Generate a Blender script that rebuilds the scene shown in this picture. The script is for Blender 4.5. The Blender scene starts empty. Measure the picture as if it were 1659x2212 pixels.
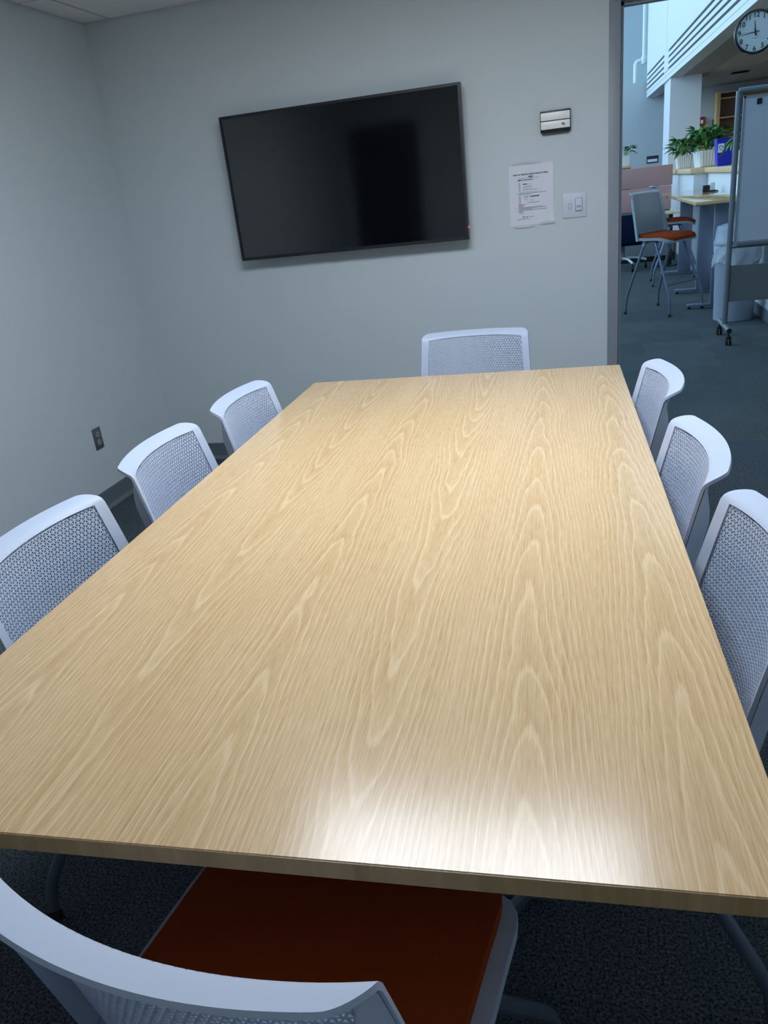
import bpy, bmesh, math, random
from mathutils import Vector, Matrix

random.seed(7)
S = bpy.context.scene
COL = S.collection
R = math.radians

# ------------------------------------------------------------------ camera
cam_d = bpy.data.cameras.new('camera'); cam = bpy.data.objects.new('camera', cam_d); COL.objects.link(cam)
cam_d.sensor_fit = 'HORIZONTAL'; cam_d.sensor_width = 36.0
cam_d.lens = 36.0 * 1655.0 / 1659.0
cam_d.clip_start = 0.02; cam_d.clip_end = 200
YAW, PITCH, ROLL, CAMH = 0.2754, -0.3890, -0.1132, 1.4067
_f = Vector((-math.sin(YAW)*math.cos(PITCH), math.cos(YAW)*math.cos(PITCH), math.sin(PITCH)))
_r = Vector((math.cos(YAW), math.sin(YAW), 0)); _u = _r.cross(_f)
_r2 = math.cos(ROLL)*_r + math.sin(ROLL)*_u; _u2 = -math.sin(ROLL)*_r + math.cos(ROLL)*_u
M = Matrix((( _r2.x, _u2.x, -_f.x, 0), (_r2.y, _u2.y, -_f.y, 0), (_r2.z, _u2.z, -_f.z, CAMH), (0, 0, 0, 1)))
cam.matrix_world = M
S.camera = cam

# ------------------------------------------------------------------ world, lights, exposure
w = bpy.data.worlds.new('sky'); S.world = w; w.use_nodes = True
w.node_tree.nodes['Background'].inputs[0].default_value = (0.45, 0.68, 1.0, 1)
w.node_tree.nodes['Background'].inputs[1].default_value = 1.0
def area(name, loc, rot, sx, sy, power, col):
    l = bpy.data.lights.new(name, 'AREA'); l.shape = 'RECTANGLE'; l.size = sx; l.size_y = sy
    l.energy = power; l.color = col
    o = bpy.data.objects.new(name, l); COL.objects.link(o); o.location = loc; o.rotation_euler = rot
    return o
# daylight through the tall lobby windows (left wall of the lobby, high up)
area('lobby_window_daylight', (-4.9, 15.2, 4.3), (0, R(-90), 0), 3.6, 20.6, 820, (0.47, 0.74, 1.0))
TROFFER = 20.5                      # strength of the meeting room's ceiling lights
S.view_settings.view_transform = 'Standard'
S.view_settings.look = 'None'
S.view_settings.gamma = 1.0
S.view_settings.use_curve_mapping = False
S.view_settings.exposure = 0.11

# ------------------------------------------------------------------ measured room (metres)
YB, XL, ZC = 4.1826, -2.5007, 2.3889      # back wall, left wall, ceiling
XR, YN = 1.35, -0.62                      # right wall, near wall
JX, GX = 0.1779, 0.1272                   # door jamb edge, start of the jamb face
TZ = 0.7068

# ------------------------------------------------------------------ materials
def lin(c):
    out = []
    for v in c:
        v = v/255.0
        out.append(v/12.92 if v <= 0.04045 else ((v+0.055)/1.055)**2.4)
    return (*out, 1.0)
MATS = {}
def nodes(name):
    m = bpy.data.materials.new(name); m.use_nodes = True
    nt = m.node_tree
    return m, nt, nt.nodes['Principled BSDF']
def N(nt, t, **kw):
    n = nt.nodes.new(t)
    for k, v in kw.items(): setattr(n, k, v)
    return n
def mat(name, rgb, rough=0.5, metal=0.0, spec=0.5, noise=0.0, nscale=40.0, bump=0.0, bscale=200.0, alpha=1.0, emit=None, estr=0, trans=0.0, coat=0.0):
    m, nt, b = nodes(name)
    L = nt.links
    b.inputs['Base Color'].default_value = lin(rgb)
    b.inputs['Roughness'].default_value = rough
    b.inputs['Metallic'].default_value = metal
    b.inputs['Specular IOR Level'].default_value = spec
    b.inputs['Alpha'].default_value = alpha
    b.inputs['Transmission Weight'].default_value = trans
    b.inputs['Coat Weight'].default_value = coat
    if emit:
        b.inputs['Emission Color'].default_value = lin(emit); b.inputs['Emission Strength'].default_value = estr
    tc = N(nt, 'ShaderNodeTexCoord')
    if noise > 0:
        n = N(nt, 'ShaderNodeTexNoise'); n.inputs['Scale'].default_value = nscale; n.inputs['Detail'].default_value = 4
        L.new(tc.outputs['Object'], n.inputs['Vector'])
        mx = N(nt, 'ShaderNodeMix', data_type='RGBA')
        c = lin(rgb)
        mx.inputs[6].default_value = tuple(v*(1-noise) for v in c[:3])+(1,)
        mx.inputs[7].default_value = tuple(min(1, v*(1+noise)) for v in c[:3])+(1,)
        L.new(n.outputs['Fac'], mx.inputs[0]); L.new(mx.outputs[2], b.inputs['Base Color'])
    if bump > 0:
        n2 = N(nt, 'ShaderNodeTexNoise'); n2.inputs['Scale'].default_value = bscale; n2.inputs['Detail'].default_value = 3
        L.new(tc.outputs['Object'], n2.inputs['Vector'])
        bp = N(nt, 'ShaderNodeBump'); bp.inputs['Strength'].default_value = bump; bp.inputs['Distance'].default_value = 0.002
        L.new(n2.outputs['Fac'], bp.inputs['Height']); L.new(bp.outputs['Normal'], b.inputs['Normal'])
    MATS[name] = m
    return m

def oak(name, axis_len='Y', light=(236, 211, 172), mid=(217, 185, 141), dark=(194, 157, 112), rough=0.3, spec=0.5):
    """flat-cut oak veneer: nested arches about a few grain axes, straight streaks between them, fine pores"""
    m, nt, b = nodes(name); L = nt.links
    tc = N(nt, 'ShaderNodeTexCoord'); sp = N(nt, 'ShaderNodeSeparateXYZ'); L.new(tc.outputs['Object'], sp.inputs[0])
    X, Y = (sp.outputs['X'], sp.outputs['Y']) if axis_len == 'Y' else (sp.outputs['Y'], sp.outputs['X'])
    def M_(op, *args):
        n = N(nt, 'ShaderNodeMath', operation=op)
        for i, v in enumerate(args):
            if hasattr(v, 'is_output'): L.new(v, n.inputs[i])
            else: n.inputs[i].default_value = v
        return n.outputs[0]
    def comb(x, y, z):
        n = N(nt, 'ShaderNodeCombineXYZ')
        for i, v in enumerate((x, y, z)):
            if hasattr(v, 'is_output'): L.new(v, n.inputs[i])
            else: n.inputs[i].default_value = v
        return n.outputs[0]
    def noise(sx, sy, z, detail=2, rough_=0.5):
        n = N(nt, 'ShaderNodeTexNoise'); n.inputs['Scale'].default_value = 1.0; n.inputs['Detail'].default_value = detail
        n.inputs['Roughness'].default_value = rough_
        L.new(comb(M_('MULTIPLY', X, sx), M_('MULTIPLY', Y, sy), z), n.inputs['Vector']); return n.outputs['Fac']
    def mixf(f, a_, b_):
        n = N(nt, 'ShaderNodeMix', data_type='FLOAT'); L.new(f, n.inputs[0])
        for i, v in ((2, a_), (3, b_)):
            if hasattr(v, 'is_output'): L.new(v, n.inputs[i])
            else: n.inputs[i].default_value = v
        return n.outputs[0]
    wob = noise(0.6, 1.1, 3.1)
    xw = M_('ADD', X, M_('MULTIPLY', M_('SUBTRACT', wob, 0.5), 0.09))
    axes = [(-1.41, 1), (-1.20, -1), (-0.985, 1), (-0.79, -1), (-0.578, 1), (-0.365, -1), (-0.152, 1), (0.066, 1), (0.28, -1), (0.5, 1)]
    best = M_('ABSOLUTE', M_('SUBTRACT', xw, axes[0][0])); sgn = 1.0; ph = 0.0
    for i, (ax, sg) in enumerate(axes[1:], 1):
        dk = M_('ABSOLUTE', M_('SUBTRACT', xw, ax)); c = M_('LESS_THAN', dk, best)
        best = M_('MINIMUM', dk, best); sgn = mixf(c, sgn, float(sg)); ph = mixf(c, ph, 3.37*i)
    xl = M_('DIVIDE', best, 0.105)
    n_ = N(nt, 'ShaderNodeTexNoise'); n_.inputs['Scale'].default_value = 1.0; n_.inputs['Detail'].default_value = 3; n_.inputs['Roughness'].default_value = 0.5
    L.new(comb(M_('MULTIPLY', X, 7.0), M_('MULTIPLY', Y, 1.8), ph), n_.inputs['Vector'])
    fine = noise(210.0, 16.0, 0.0, 2, 0.6)
    par = M_('MULTIPLY', M_('POWER', xl, 1.7), 8.5)
    fld = M_('ADD', par, M_('MULTIPLY', M_('MULTIPLY', Y, sgn), 4.6))
    fld = M_('ADD', M_('ADD', fld, ph), M_('MULTIPLY', n_.outputs['Fac'], 3.4))
    fld = M_('ADD', fld, M_('MULTIPLY', fine, 0.26))
    ramp = N(nt, 'ShaderNodeValToRGB'); L.new(M_('FRACT', fld), ramp.inputs[0])
    e = ramp.color_ramp.elements
    e[0].position = 0.0; e[0].color = (0.30,)*3+(1,); e[1].position = 1.0; e[1].color = (0.34,)*3+(1,)
    for pos, v in ((0.35, 0.40), (0.70, 0.55), (0.79, 1.0), (0.88, 0.92), (0.95, 0.40)):
        k = ramp.color_ramp.elements.new(pos); k.color = (v, v, v, 1)
    fade = N(nt, 'ShaderNodeMapRange'); L.new(xl, fade.inputs[0])
    for i, v in ((1, 0.75), (2, 1.05), (3, 1.0), (4, 0.35)): fade.inputs[i].default_value = v
    ring = M_('ADD', 0.5, M_('MULTIPLY', M_('SUBTRACT', ramp.outputs[0], 0.5), fade.outputs[0]))
    streak = noise(260.0, 2.2, 2.0, 3, 0.6)
    pores = noise(520.0, 20.0, 7.0, 2, 0.7)
    tone = noise(4.0, 0.8, 9.0)
    g = M_('ADD', M_('MULTIPLY', ring, 0.50), M_('MULTIPLY', M_('SUBTRACT', streak, 0.5), 0.70))
    g = M_('ADD', g, M_('MULTIPLY', M_('SUBTRACT', pores, 0.5), 0.85))
    g = M_('ADD', M_('ADD', g, 0.17), M_('MULTIPLY', M_('SUBTRACT', tone, 0.5), 0.35))
    cr = N(nt, 'ShaderNodeValToRGB'); L.new(g, cr.inputs[0])
    cr.color_ramp.elements[0].position = 0.05; cr.color_ramp.elements[0].color = lin(dark)
    cr.color_ramp.elements[1].position = 0.90; cr.color_ramp.elements[1].color = lin(light)
    k = cr.color_ramp.elements.new(0.42); k.color = lin(mid)
    L.new(cr.outputs[0], b.inputs['Base Color'])
    b.inputs['Roughness'].default_value = rough
    b.inputs['Specular IOR Level'].default_value = spec
    bp = N(nt, 'ShaderNodeBump'); bp.inputs['Strength'].default_value = 0.04; bp.inputs['Distance'].default_value = 0.0004
    L.new(pores, bp.inputs['Height']); L.new(bp.outputs['Normal'], b.inputs['Normal'])
    MATS[name] = m
    return m

def carpet(name, c1, c2, tile=0.5):
    m, nt, b = nodes(name); L = nt.links
    tc = N(nt, 'ShaderNodeTexCoord')
    n1 = N(nt, 'ShaderNodeTexNoise'); n1.inputs['Scale'].default_value = 170; n1.inputs['Detail'].default_value = 3; n1.inputs['Roughness'].default_value = 0.7
    n2 = N(nt, 'ShaderNodeTexNoise'); n2.inputs['Scale'].default_value = 3.0; n2.inputs['Detail'].default_value = 5
    for n in (n1, n2): L.new(tc.outputs['Object'], n.inputs['Vector'])
    sn = N(nt, 'ShaderNodeVectorMath', operation='SNAP'); sn.inputs[1].default_value = (tile, tile, 100)
    L.new(tc.outputs['Object'], sn.inputs[0])
    wn = N(nt, 'ShaderNodeTexWhiteNoise', noise_dimensions='3D'); L.new(sn.outputs[0], wn.inputs['Vector'])
    r = N(nt, 'ShaderNodeValToRGB'); L.new(n1.outputs['Fac'], r.inputs[0])
    r.color_ramp.elements[0].position = 0.36; r.color_ramp.elements[0].color = lin(c1)
    r.color_ramp.elements[1].position = 0.70; r.color_ramp.elements[1].color = lin(c2)
    mx = N(nt, 'ShaderNodeMath', operation='MULTIPLY_ADD'); mx.inputs[1].default_value = 0.16; mx.inputs[2].default_value = 0.68
    L.new(wn.outputs['Value'], mx.inputs[0])
    m2 = N(nt, 'ShaderNodeMath', operation='MULTIPLY_ADD'); m2.inputs[1].default_value = 0.5
    L.new(n2.outputs['Fac'], m2.inputs[0]); L.new(mx.outputs[0], m2.inputs[2])
    hs = N(nt, 'ShaderNodeHueSaturation'); L.new(r.outputs[0], hs.inputs['Color']); L.new(m2.outputs[0], hs.inputs['Value'])
    L.new(hs.outputs[0], b.inputs['Base Color'])
    b.inputs['Roughness'].default_value = 0.95; b.inputs['Specular IOR Level'].default_value = 0.1
    bp = N(nt, 'ShaderNodeBump'); bp.inputs['Strength'].default_value = 0.8; bp.inputs['Distance'].default_value = 0.004
    L.new(n1.outputs['Fac'], bp.inputs['Height']); L.new(bp.outputs['Normal'], b.inputs['Normal'])
    MATS[name] = m
    return m

def sheet_mat():
    return mat('paper', (226, 230, 240), 0.6)

mat('wall_paint', (208, 218, 223), 0.6, spec=0.3, bump=0.06, bscale=350)
mat('frame_paint', (146, 154, 164), 0.4, spec=0.4)
mat('lobby_paint', (222, 226, 228), 0.6, spec=0.3)
mat('lobby_teal', (190, 205, 208), 0.6, spec=0.3)
mat('lobby_grey', (190, 196, 198), 0.6, spec=0.3)
mat('soffit', (170, 165, 158), 0.7, spec=0.2)
mat('tile_white', (236, 237, 235), 0.8, spec=0.2, bump=0.3, bscale=260)
mat('low_tile', (196, 190, 182), 0.8, spec=0.2)
mat('low_fill', (255, 250, 240), 0.5, emit=(255, 240, 222), estr=20)  # glow of the fill panels added in the low zone
mat('tee_white', (190, 192, 192), 0.5)
carpet('carpet', (26, 34, 42), (104, 116, 126), 0.5)
carpet('carpet_lobby', (30, 38, 44), (112, 122, 124), 0.5)
mat('cove_base', (104, 115, 122), 0.5, spec=0.4)
oak('table_oak', 'Y', rough=0.20, spec=0.46)
oak('table_oak_edge_shaded', 'X', (206, 176, 134), (188, 156, 112), (164, 130, 90), rough=0.4)  # same oak in darker tones: the edge's shading put into the colour
oak('lobby_oak', 'Y', (226, 196, 148), (210, 176, 126), (190, 152, 100), rough=0.08)
mat('oak_ledge', (222, 192, 146), 0.4, noise=0.12, nscale=14)
mat('chair_white', (190, 202, 224), 0.42, spec=0.4)
mat('stool_grey', (150, 160, 166), 0.45, spec=0.4)
mat('chair_metal', (120, 132, 150), 0.35, metal=0.6)
mat('chair_glide', (38, 40, 44), 0.6)
mat('orange_fabric', (150, 62, 24), 0.9, spec=0.15, noise=0.2, nscale=500, bump=0.3, bscale=700)
mat('tv_bezel', (26, 30, 38), 0.4)
mat('tv_screen', (13, 15, 18), 0.08, spec=1.0)
mat('tv_back', (18, 18, 20), 0.6)
mat('red_led', (255, 40, 60), 0.4, emit=(255, 40, 60), estr=4)
mat('thermo_cover', (250, 251, 248), 0.3)
mat('thermo_dark', (22, 24, 26), 0.4)
mat('steel', (96, 102, 106), 0.35, metal=0.2)
mat('receptacle', (142, 148, 150), 0.4)
mat('switch_white', (214, 220, 234), 0.4)
mat('switch_line', (120, 124, 134), 0.5)
sheet_mat()
mat('ink', (52, 58, 72), 0.7)
mat('ink_light', (140, 148, 166), 0.7)
mat('ink_teal', (40, 100, 108), 0.7)
mat('ink_red', (168, 98, 108), 0.7)
mat('tape', (250, 252, 255), 0.15, spec=0.9, alpha=0.8)  # near-white colour stands in for the highlights on the clear tape
mat('diffuser', (255, 255, 255), 0.5, emit=(232, 243, 255), estr=TROFFER)
mat('louver_dark', (8, 9, 20), 0.9, spec=0.1)  # painted shade of the louvre slots; also the door leaf and air slot
mat('pink_fabric', (196, 152, 146), 0.85, spec=0.2, noise=0.06, nscale=300)
mat('navy_fabric', (16, 26, 52), 0.9, spec=0.15)
mat('grey_panel', (120, 124, 128), 0.6)
mat('table_metal', (128, 138, 156), 0.4, metal=0.5)
mat('bag', (226, 232, 240), 0.25, spec=0.6, alpha=0.55)
mat('bin_grey', (150, 158, 170), 0.5)
mat('bin_blue', (22, 42, 190), 0.35)
mat('sticker', (232, 236, 240), 0.5)
mat('sticker_ink', (50, 80, 180), 0.6)
mat('post_grey', (116, 126, 132), 0.4, metal=0.3)
mat('board_white', (196, 202, 210), 0.25)
mat('modesty', (108, 114, 116), 0.5)
mat('black_plastic', (14, 15, 18), 0.45)
mat('clock_face', (214, 222, 222), 0.5)
mat('clock_rim', (20, 26, 32), 0.22)
mat('planter_white', (226, 226, 222), 0.45)
mat('planter_cream', (210, 200, 180), 0.55)
mat('leaf_green', (44, 104, 44), 0.45, noise=0.35, nscale=9)
mat('leaf_light', (92, 146, 62), 0.45, noise=0.3, nscale=9)
mat('soil', (44, 34, 28), 0.95)
mat('fire_red', (176, 20, 24), 0.4)
mat('door_tan', (200, 172, 120), 0.5)
mat('shelf_wood', (212, 176, 122), 0.5, noise=0.1, nscale=12)
mat('shelf_dark', (132, 118, 110), 0.7)
mat('sign_dark', (48, 50, 58), 0.4)
mat('pipe_white', (226, 234, 236), 0.4)
mat('cord', (10, 10, 12), 0.5)

# ------------------------------------------------------------------ mesh helpers
def finish(name, bm, material, parent=None, smooth=None):
    me = bpy.data.meshes.new(name); bm.normal_update(); bm.to_mesh(me); bm.free()
    me.materials.append(MATS[material])
    if smooth:
        for p in me.polygons: p.use_smooth = True
        me.set_sharp_from_angle(angle=R(smooth))
    o = bpy.data.objects.new(name, me); COL.objects.link(o)
    if parent: o.parent = parent
    return o
def box(bm, x0, x1, y0, y1, z0, z1, bev=0.0, mtx=None):
    vs = [bm.verts.new((x, y, z)) for x in (x0, x1) for y in (y0, y1) for z in (z0, z1)]
    fs = []
    for idx in ((0, 1, 3, 2), (4, 6, 7, 5), (0, 4, 5, 1), (2, 3, 7, 6), (0, 2, 6, 4), (1, 5, 7, 3)):
        fs.append(bm.faces.new([vs[i] for i in idx]))
    if bev > 0:
        es = list({e for f in fs for e in f.edges})
        r = bmesh.ops.bevel(bm, geom=es, offset=bev, segments=2, affect='EDGES', profile=0.5)
    return vs
def bx(name, dims, material, parent=None, bev=0.0):
    bm = bmesh.new(); box(bm, *dims, bev=bev)
    return finish(name, bm, material, parent, smooth=35 if bev else None)
def smooth_path(pts, rad=0.04, seg=5):
    """round the corners of a polyline"""
    P = [Vector(p) for p in pts]; out = [P[0]]
    for i in range(1, len(P)-1):
        a, b, c = P[i-1], P[i], P[i+1]
        d0 = min(rad, (a-b).length*0.45); d1 = min(rad, (c-b).length*0.45)
        p0 = b + (a-b).normalized()*d0; p1 = b + (c-b).normalized()*d1
        for k in range(seg+1):
            t = k/seg
            out.append((1-t)**2*p0 + 2*t*(1-t)*b + t*t*p1)
    out.append(P[-1]); return out
def tube(bm, pts, r, n=10, caps=True):
    P = [Vector(p) for p in pts]; rings = []
    up = None
    for i, p in enumerate(P):
        t = (P[min(i+1, len(P)-1)] - P[max(i-1, 0)]).normalized()
        if up is None:
            up = t.orthogonal().normalized()
        else:
            up = (up - t*up.dot(t)).normalized()
        s = t.cross(up)
        rr = r[i] if isinstance(r, (list, tuple)) else r
        rings.append([bm.verts.new(p + (up*math.cos(2*math.pi*k/n) + s*math.sin(2*math.pi*k/n))*rr) for k in range(n)])
    for a, b in zip(rings, rings[1:]):
        for k in range(n): bm.faces.new((a[k], a[(k+1) % n], b[(k+1) % n], b[k]))
    if caps:
        bm.faces.new(rings[0][::-1]); bm.faces.new(rings[-1])
def lathe(bm, prof, n=24, axis='Z', origin=(0, 0, 0)):
    o = Vector(origin); rings = []
    for r, h in prof:
        ring = []
        for k in range(n):
            a = 2*math.pi*k/n
            v = (r*math.cos(a), r*math.sin(a), h) if axis == 'Z' else ((r*math.cos(a), h, r*math.sin(a)) if axis == 'Y' else (h, r*math.cos(a), r*math.sin(a)))
            ring.append(bm.verts.new(o + Vector(v)))
        rings.append(ring)
    for a, b in zip(rings, rings[1:]):
        for k in range(n): bm.faces.new((a[k], a[(k+1) % n], b[(k+1) % n], b[k]))
    bm.faces.new(rings[0][::-1]); bm.faces.new(rings[-1])
    bmesh.ops.recalc_face_normals(bm, faces=bm.faces)
def thing(name, label, cat, loc=(0, 0, 0), rz=0.0, group=None):
    o = bpy.data.objects.new(name, None); COL.objects.link(o); o.empty_display_size = 0.1
    o.location = loc; o.rotation_euler = (0, 0, rz)
    return tag(o, label, cat, group)
def tag(o, label, cat, group=None):
    o['label'] = label; o['category'] = cat
    if group: o['group'] = group
    return o
def struct(o, label=None):
    o['kind'] = 'structure'
    if label: o['label'] = label
    return o
def dup(root, label, loc, rz):
    r = root.copy(); COL.objects.link(r); r.location = loc; r.rotation_euler = (0, 0, rz); r['label'] = label
    for ch in list(root.children):
        c = ch.copy(); COL.objects.link(c); c.parent = r
        for g in ch.children:
            d = g.copy(); COL.objects.link(d); d.parent = c
    return r
def text_mesh(name, body, size, material, parent, loc, rot=(R(90), 0, 0), align='CENTER', depth=0.0002, bold=0.0):
    cu = bpy.data.curves.new(name, 'FONT'); cu.body = body; cu.size = size; cu.align_x = align; cu.align_y = 'CENTER'
    cu.extrude = depth; cu.offset = bold; cu.resolution_u = 3
    t = bpy.data.objects.new(name, cu); COL.objects.link(t)
    dg = bpy.context.evaluated_depsgraph_get()
    me = bpy.data.meshes.new_from_object(t.evaluated_get(dg)); me.name = name
    bpy.data.objects.remove(t); bpy.data.curves.remove(cu)
    me.materials.clear(); me.materials.append(MATS[material])
    o = bpy.data.objects.new(name, me); COL.objects.link(o)
    o.parent = parent; o.location = loc; o.rotation_euler = rot
    return o

# ================================================================== SETTING: meeting room
T = 0.12
fl = struct(bx('floor', (XL-T, XR+T, YN-T, YB+0.06, -0.06, 0), 'carpet'), 'dark navy carpet of the meeting room')
bm = bmesh.new(); box(bm, XL-T, XL, YN-T, YB+T, 0, 2.62)
struct(finish('wall_left', bm, 'wall_paint'))
bm = bmesh.new()
box(bm, XL, GX, YB, YB+T, 0, 6.4)
box(bm, GX, JX+0.93+0.05, YB, YB+T, 2.145, 6.4)
box(bm, JX+0.98, XR+T+0.3, YB, YB+T, 0, 6.4)
struct(finish('wall_back', bm, 'wall_paint'), 'blue-grey painted wall behind the television')
struct(bx('wall_right', (XR, XR+T, YN-T, YB, 0, 2.62), 'wall_paint'))
struct(bx('wall_near', (XL, XR, YN-T, YN, 0, 2.62), 'wall_paint'))

# ceiling: slab, tee bars, one panel per tile
ce = struct(bx('ceiling', (XL, XR, YN, YB, ZC+0.05, ZC+0.2), 'tile_white'), 'suspended tile ceiling')
xs = [XL] + [-2.342 + 0.635*k for k in range(7) if -2.342+0.635*k < XR-0.02] + [XR]
ys = sorted([YB] + [3.66 - 0.635*k for k in range(8) if 3.66-0.635*k > YN+0.02] + [YN])
LIGHTS = [(-1.072, 0.198, 1.755, 2.39)]
def in_light(xa, xb, ya, yb):
    cx_, cy_ = (xa+xb)/2, (ya+yb)/2
    return any(l[0] < cx_ < l[1] and l[2] < cy_ < l[3] for l in LIGHTS)
_cache = {}
for xa, xb in zip(xs, xs[1:]):
    for ya, yb in zip(ys, ys[1:]):
        if in_light(xa, xb, ya, yb): continue
        key = (round(xb-xa, 3), round(yb-ya, 3))
        if key not in _cache:
            bm = bmesh.new(); hx, hy = (xb-xa)/2-0.010, (yb-ya)/2-0.010
            box(bm, -hx, hx, -hy, hy, 0, 0.016, bev=0.003)
            o = finish('ceiling_tile', bm, 'tile_white', ce); _cache[key] = o.data
        else:
            o = bpy.data.objects.new('ceiling_tile', _cache[key]); COL.objects.link(o); o.parent = ce
        o.location = ((xa+xb)/2, (ya+yb)/2, ZC+0.002)
for x in xs[1:-1]:
    bx('tee_bar', (x-0.012, x+0.012, YN, YB, ZC+0.004, ZC+0.05), 'tee_white', ce)
for y in ys[1:-1]:
    bx('tee_bar', (XL, XR, y-0.012, y+0.012, ZC+0.0045, ZC+0.05), 'tee_white', ce)
for i, (xa, xb, ya, yb) in enumerate(LIGHTS):
    t = thing('ceiling_light', 'flat white recessed ceiling light panel over the oak table', 'light', ((xa+xb)/2, (ya+yb)/2, ZC))
    hx, hy = (xb-xa)/2, (yb-ya)/2
    bm = bmesh.new()
    for a in ((-hx, hx, -hy, -hy+0.02), (-hx, hx, hy-0.02, hy), (-hx, -hx+0.02, -hy+0.02, hy-0.02), (hx-0.02, hx, -hy+0.02, hy-0.02)):
        box(bm, *a, 0.0, 0.05)
    finish('frame', bm, 'tee_white', t)
    bx('diffuser', (-hx+0.02, hx-0.02, -hy+0.02, hy-0.02, 0.006, 0.012), 'diffuser', t)

# cove base along walls
def cove(name, p0, p1, nrm):
    """p0->p1 along the wall, nrm into the room"""
    bm = bmesh.new(); prof = [(0, 0.101), (0.004, 0.101), (0.005, 0.095), (0.005, 0.022), (0.009, 0.012), (0.018, 0.004), (0.019, 0.0), (0, 0)]
    rings = []
    for p in (p0, p1):
        rings.append([bm.verts.new((p[0]+nrm[0]*d, p[1]+nrm[1]*d, z)) for d, z in prof])
    n = len(prof)
    for k in range(n): bm.faces.new((rings[0][k], rings[0][(k+1) % n], rings[1][(k+1) % n], rings[1][k]))
    bm.faces.new(rings[0]); bm.faces.new(rings[1][::-1])
    bmesh.ops.recalc_face_normals(bm, faces=bm.faces)
    return struct(finish(name, bm, 'cove_base'))
cove('baseboard_left', (XL, YN), (XL, YB), (1, 0))
cove('baseboard_back', (XL, YB), (GX, YB), (0, -1))
cove('baseboard_right', (XR, YN), (XR, YB), (-1, 0))
cove('baseboard_near', (XL, YN), (XR, YN), (0, 1))

# door frame in the back wall
d1 = bpy.data.objects.new('door_1', None); COL.objects.link(d1); struct(d1, 'grey metal door frame of the open doorway to the lobby')
DR = JX + 0.93
bx('jamb', (GX, JX, YB-0.006, YB+T+0.006, 0, 2.1), 'frame_paint', d1, bev=0.002)
bx('jamb', (DR, DR+0.05, YB-0.006, YB+T+0.006, 0, 2.1), 'frame_paint', d1, bev=0.002)
bx('door_header', (GX, DR+0.05, YB-0.006, YB+T+0.006, 2.1, 2.151), 'frame_paint', d1, bev=0.002)
bx('door_stop', (JX-0.002, JX+0.015, YB+0.05, YB+0.10, 0, 2.1), 'frame_paint', d1)
bx('door_stop', (DR-0.015, DR+0.002, YB+0.05, YB+0.10, 0, 2.1), 'frame_paint', d1)
bx('door_stop', (JX, DR, YB+0.05, YB+0.10, 2.085, 2.102), 'frame_paint', d1)

# ================================================================== SETTING: lobby
struct(bx('floor_lobby', (-5.2, 8.2, YB+0.06, 26.2, -0.06, 0), 'carpet_lobby'), 'blue-grey lobby carpet')
bm = bmesh.new()                                              # left lobby wall with window bays
box(bm, -5.2, -5.0, YB+T, 26.2, 0, 2.4); box(bm, -5.2, -5.0, YB+T, 26.2, 6.2, 6.6)
for k in range(7): box(bm, -5.2, -5.0, 4.4+3.5*k, 4.8+3.5*k, 2.4, 6.2)
struct(finish('wall_lobby_left', bm, 'lobby_paint'))
struct(bx('wall_lobby_front', (-5.2, XL-T, YB, YB+T, 0, 6.4), 'lobby_paint'))
struct(bx('wall_lobby_right', (8.0, 8.2, YB, 26.2, 0, 3.0), 'lobby_grey'))
struct(bx('ceiling_lobby', (-5.2, 3.0, YB, 26.2, 6.4, 6.6), 'lobby_paint'))
struct(bx('wall_lobby_back', (-5.2, 3.0, 25.8, 26.0, 0, 6.4), 'lobby_teal'))
fw = struct(bx('wall_lobby_partition', (-5.0, 2.3, 20.85, 21.0, 0, 3.19), 'lobby_grey'))
# upper wall and louvred beam: runs from near (1.88, 5) to far (1.45, 22.4)
BA, BB = Vector((1.875, 5.2, 0)), Vector((1.4646, 20.78, 0))
bl = (BB-BA).length; bdir = (BB-BA).normalized(); bang = math.atan2(bdir.y, bdir.x)
beam = bpy.data.objects.new('wall_beam', None); COL.objects.link(beam); struct(beam, 'bright white upper lobby wall with dark louvre slots')
beam.location = BA; beam.rotation_euler = (0, 0, bang)
# local x along the beam, local y to the left (lobby side) is +y
bx('upper_wall', (0, bl, -0.2, 0.0, 3.325, 6.4), 'lobby_paint', beam)
bx('beam_core', (0, bl, -0.7, -0.22, 2.84, 3.33), 'soffit', beam)
bx('recess_shade_back', (0, bl, -0.22, -0.09, 2.861, 3.33), 'louver_dark', beam)  # near-black backing puts the slots' inner shade into the colour
bx('soffit_board', (0, bl, -0.22, -0.05, 2.84, 2.86), 'lobby_paint', beam)
bx('bottom_band', (0, bl, -0.05, 0.0, 2.84, 2.99), 'lobby_paint', beam)
bx('recess_shade_floor', (0, bl, -0.09, -0.05, 2.861, 2.99), 'louver_dark', beam)  # dark filler, shade at the slot bottom painted in
bx('seam_strip', (0, bl, 0.0, 0.004, 2.918, 2.924), 'lobby_grey', beam)
COLX = 12.05        # where the column meets the beam (distance along it)
for k, z in enumerate((3.030, 3.125, 3.220)):
    for xa, xb in ((0, COLX-0.25), (COLX+0.35, bl)):
        bx('louvre_slat', (xa, xb, -0.05, 0.0, z, z+0.056), 'lobby_paint', beam)
bx('louvre_slat', (0, bl, -0.05, 0.0, 3.32, 3.33), 'lobby_paint', beam)
bx('louvre_mullion', (COLX-0.25, COLX+0.35, -0.05, 0.001, 3.0, 3.33), 'lobby_paint', beam)
bx('wall_joint', (COLX+0.05, COLX+0.07, 0.0, 0.003, 3.33, 6.4), 'lobby_grey', beam)
col = struct(bx('wall_column', (1.595, 2.13, 16.75, 17.9, 0, 2.84), 'lobby_paint'), 'white lobby column under the louvred beam')
struct(bx('wall_column_near', (1.80, 2.25, 8.4, 8.9, 1.31, 2.84), 'lobby_paint'))
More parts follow.
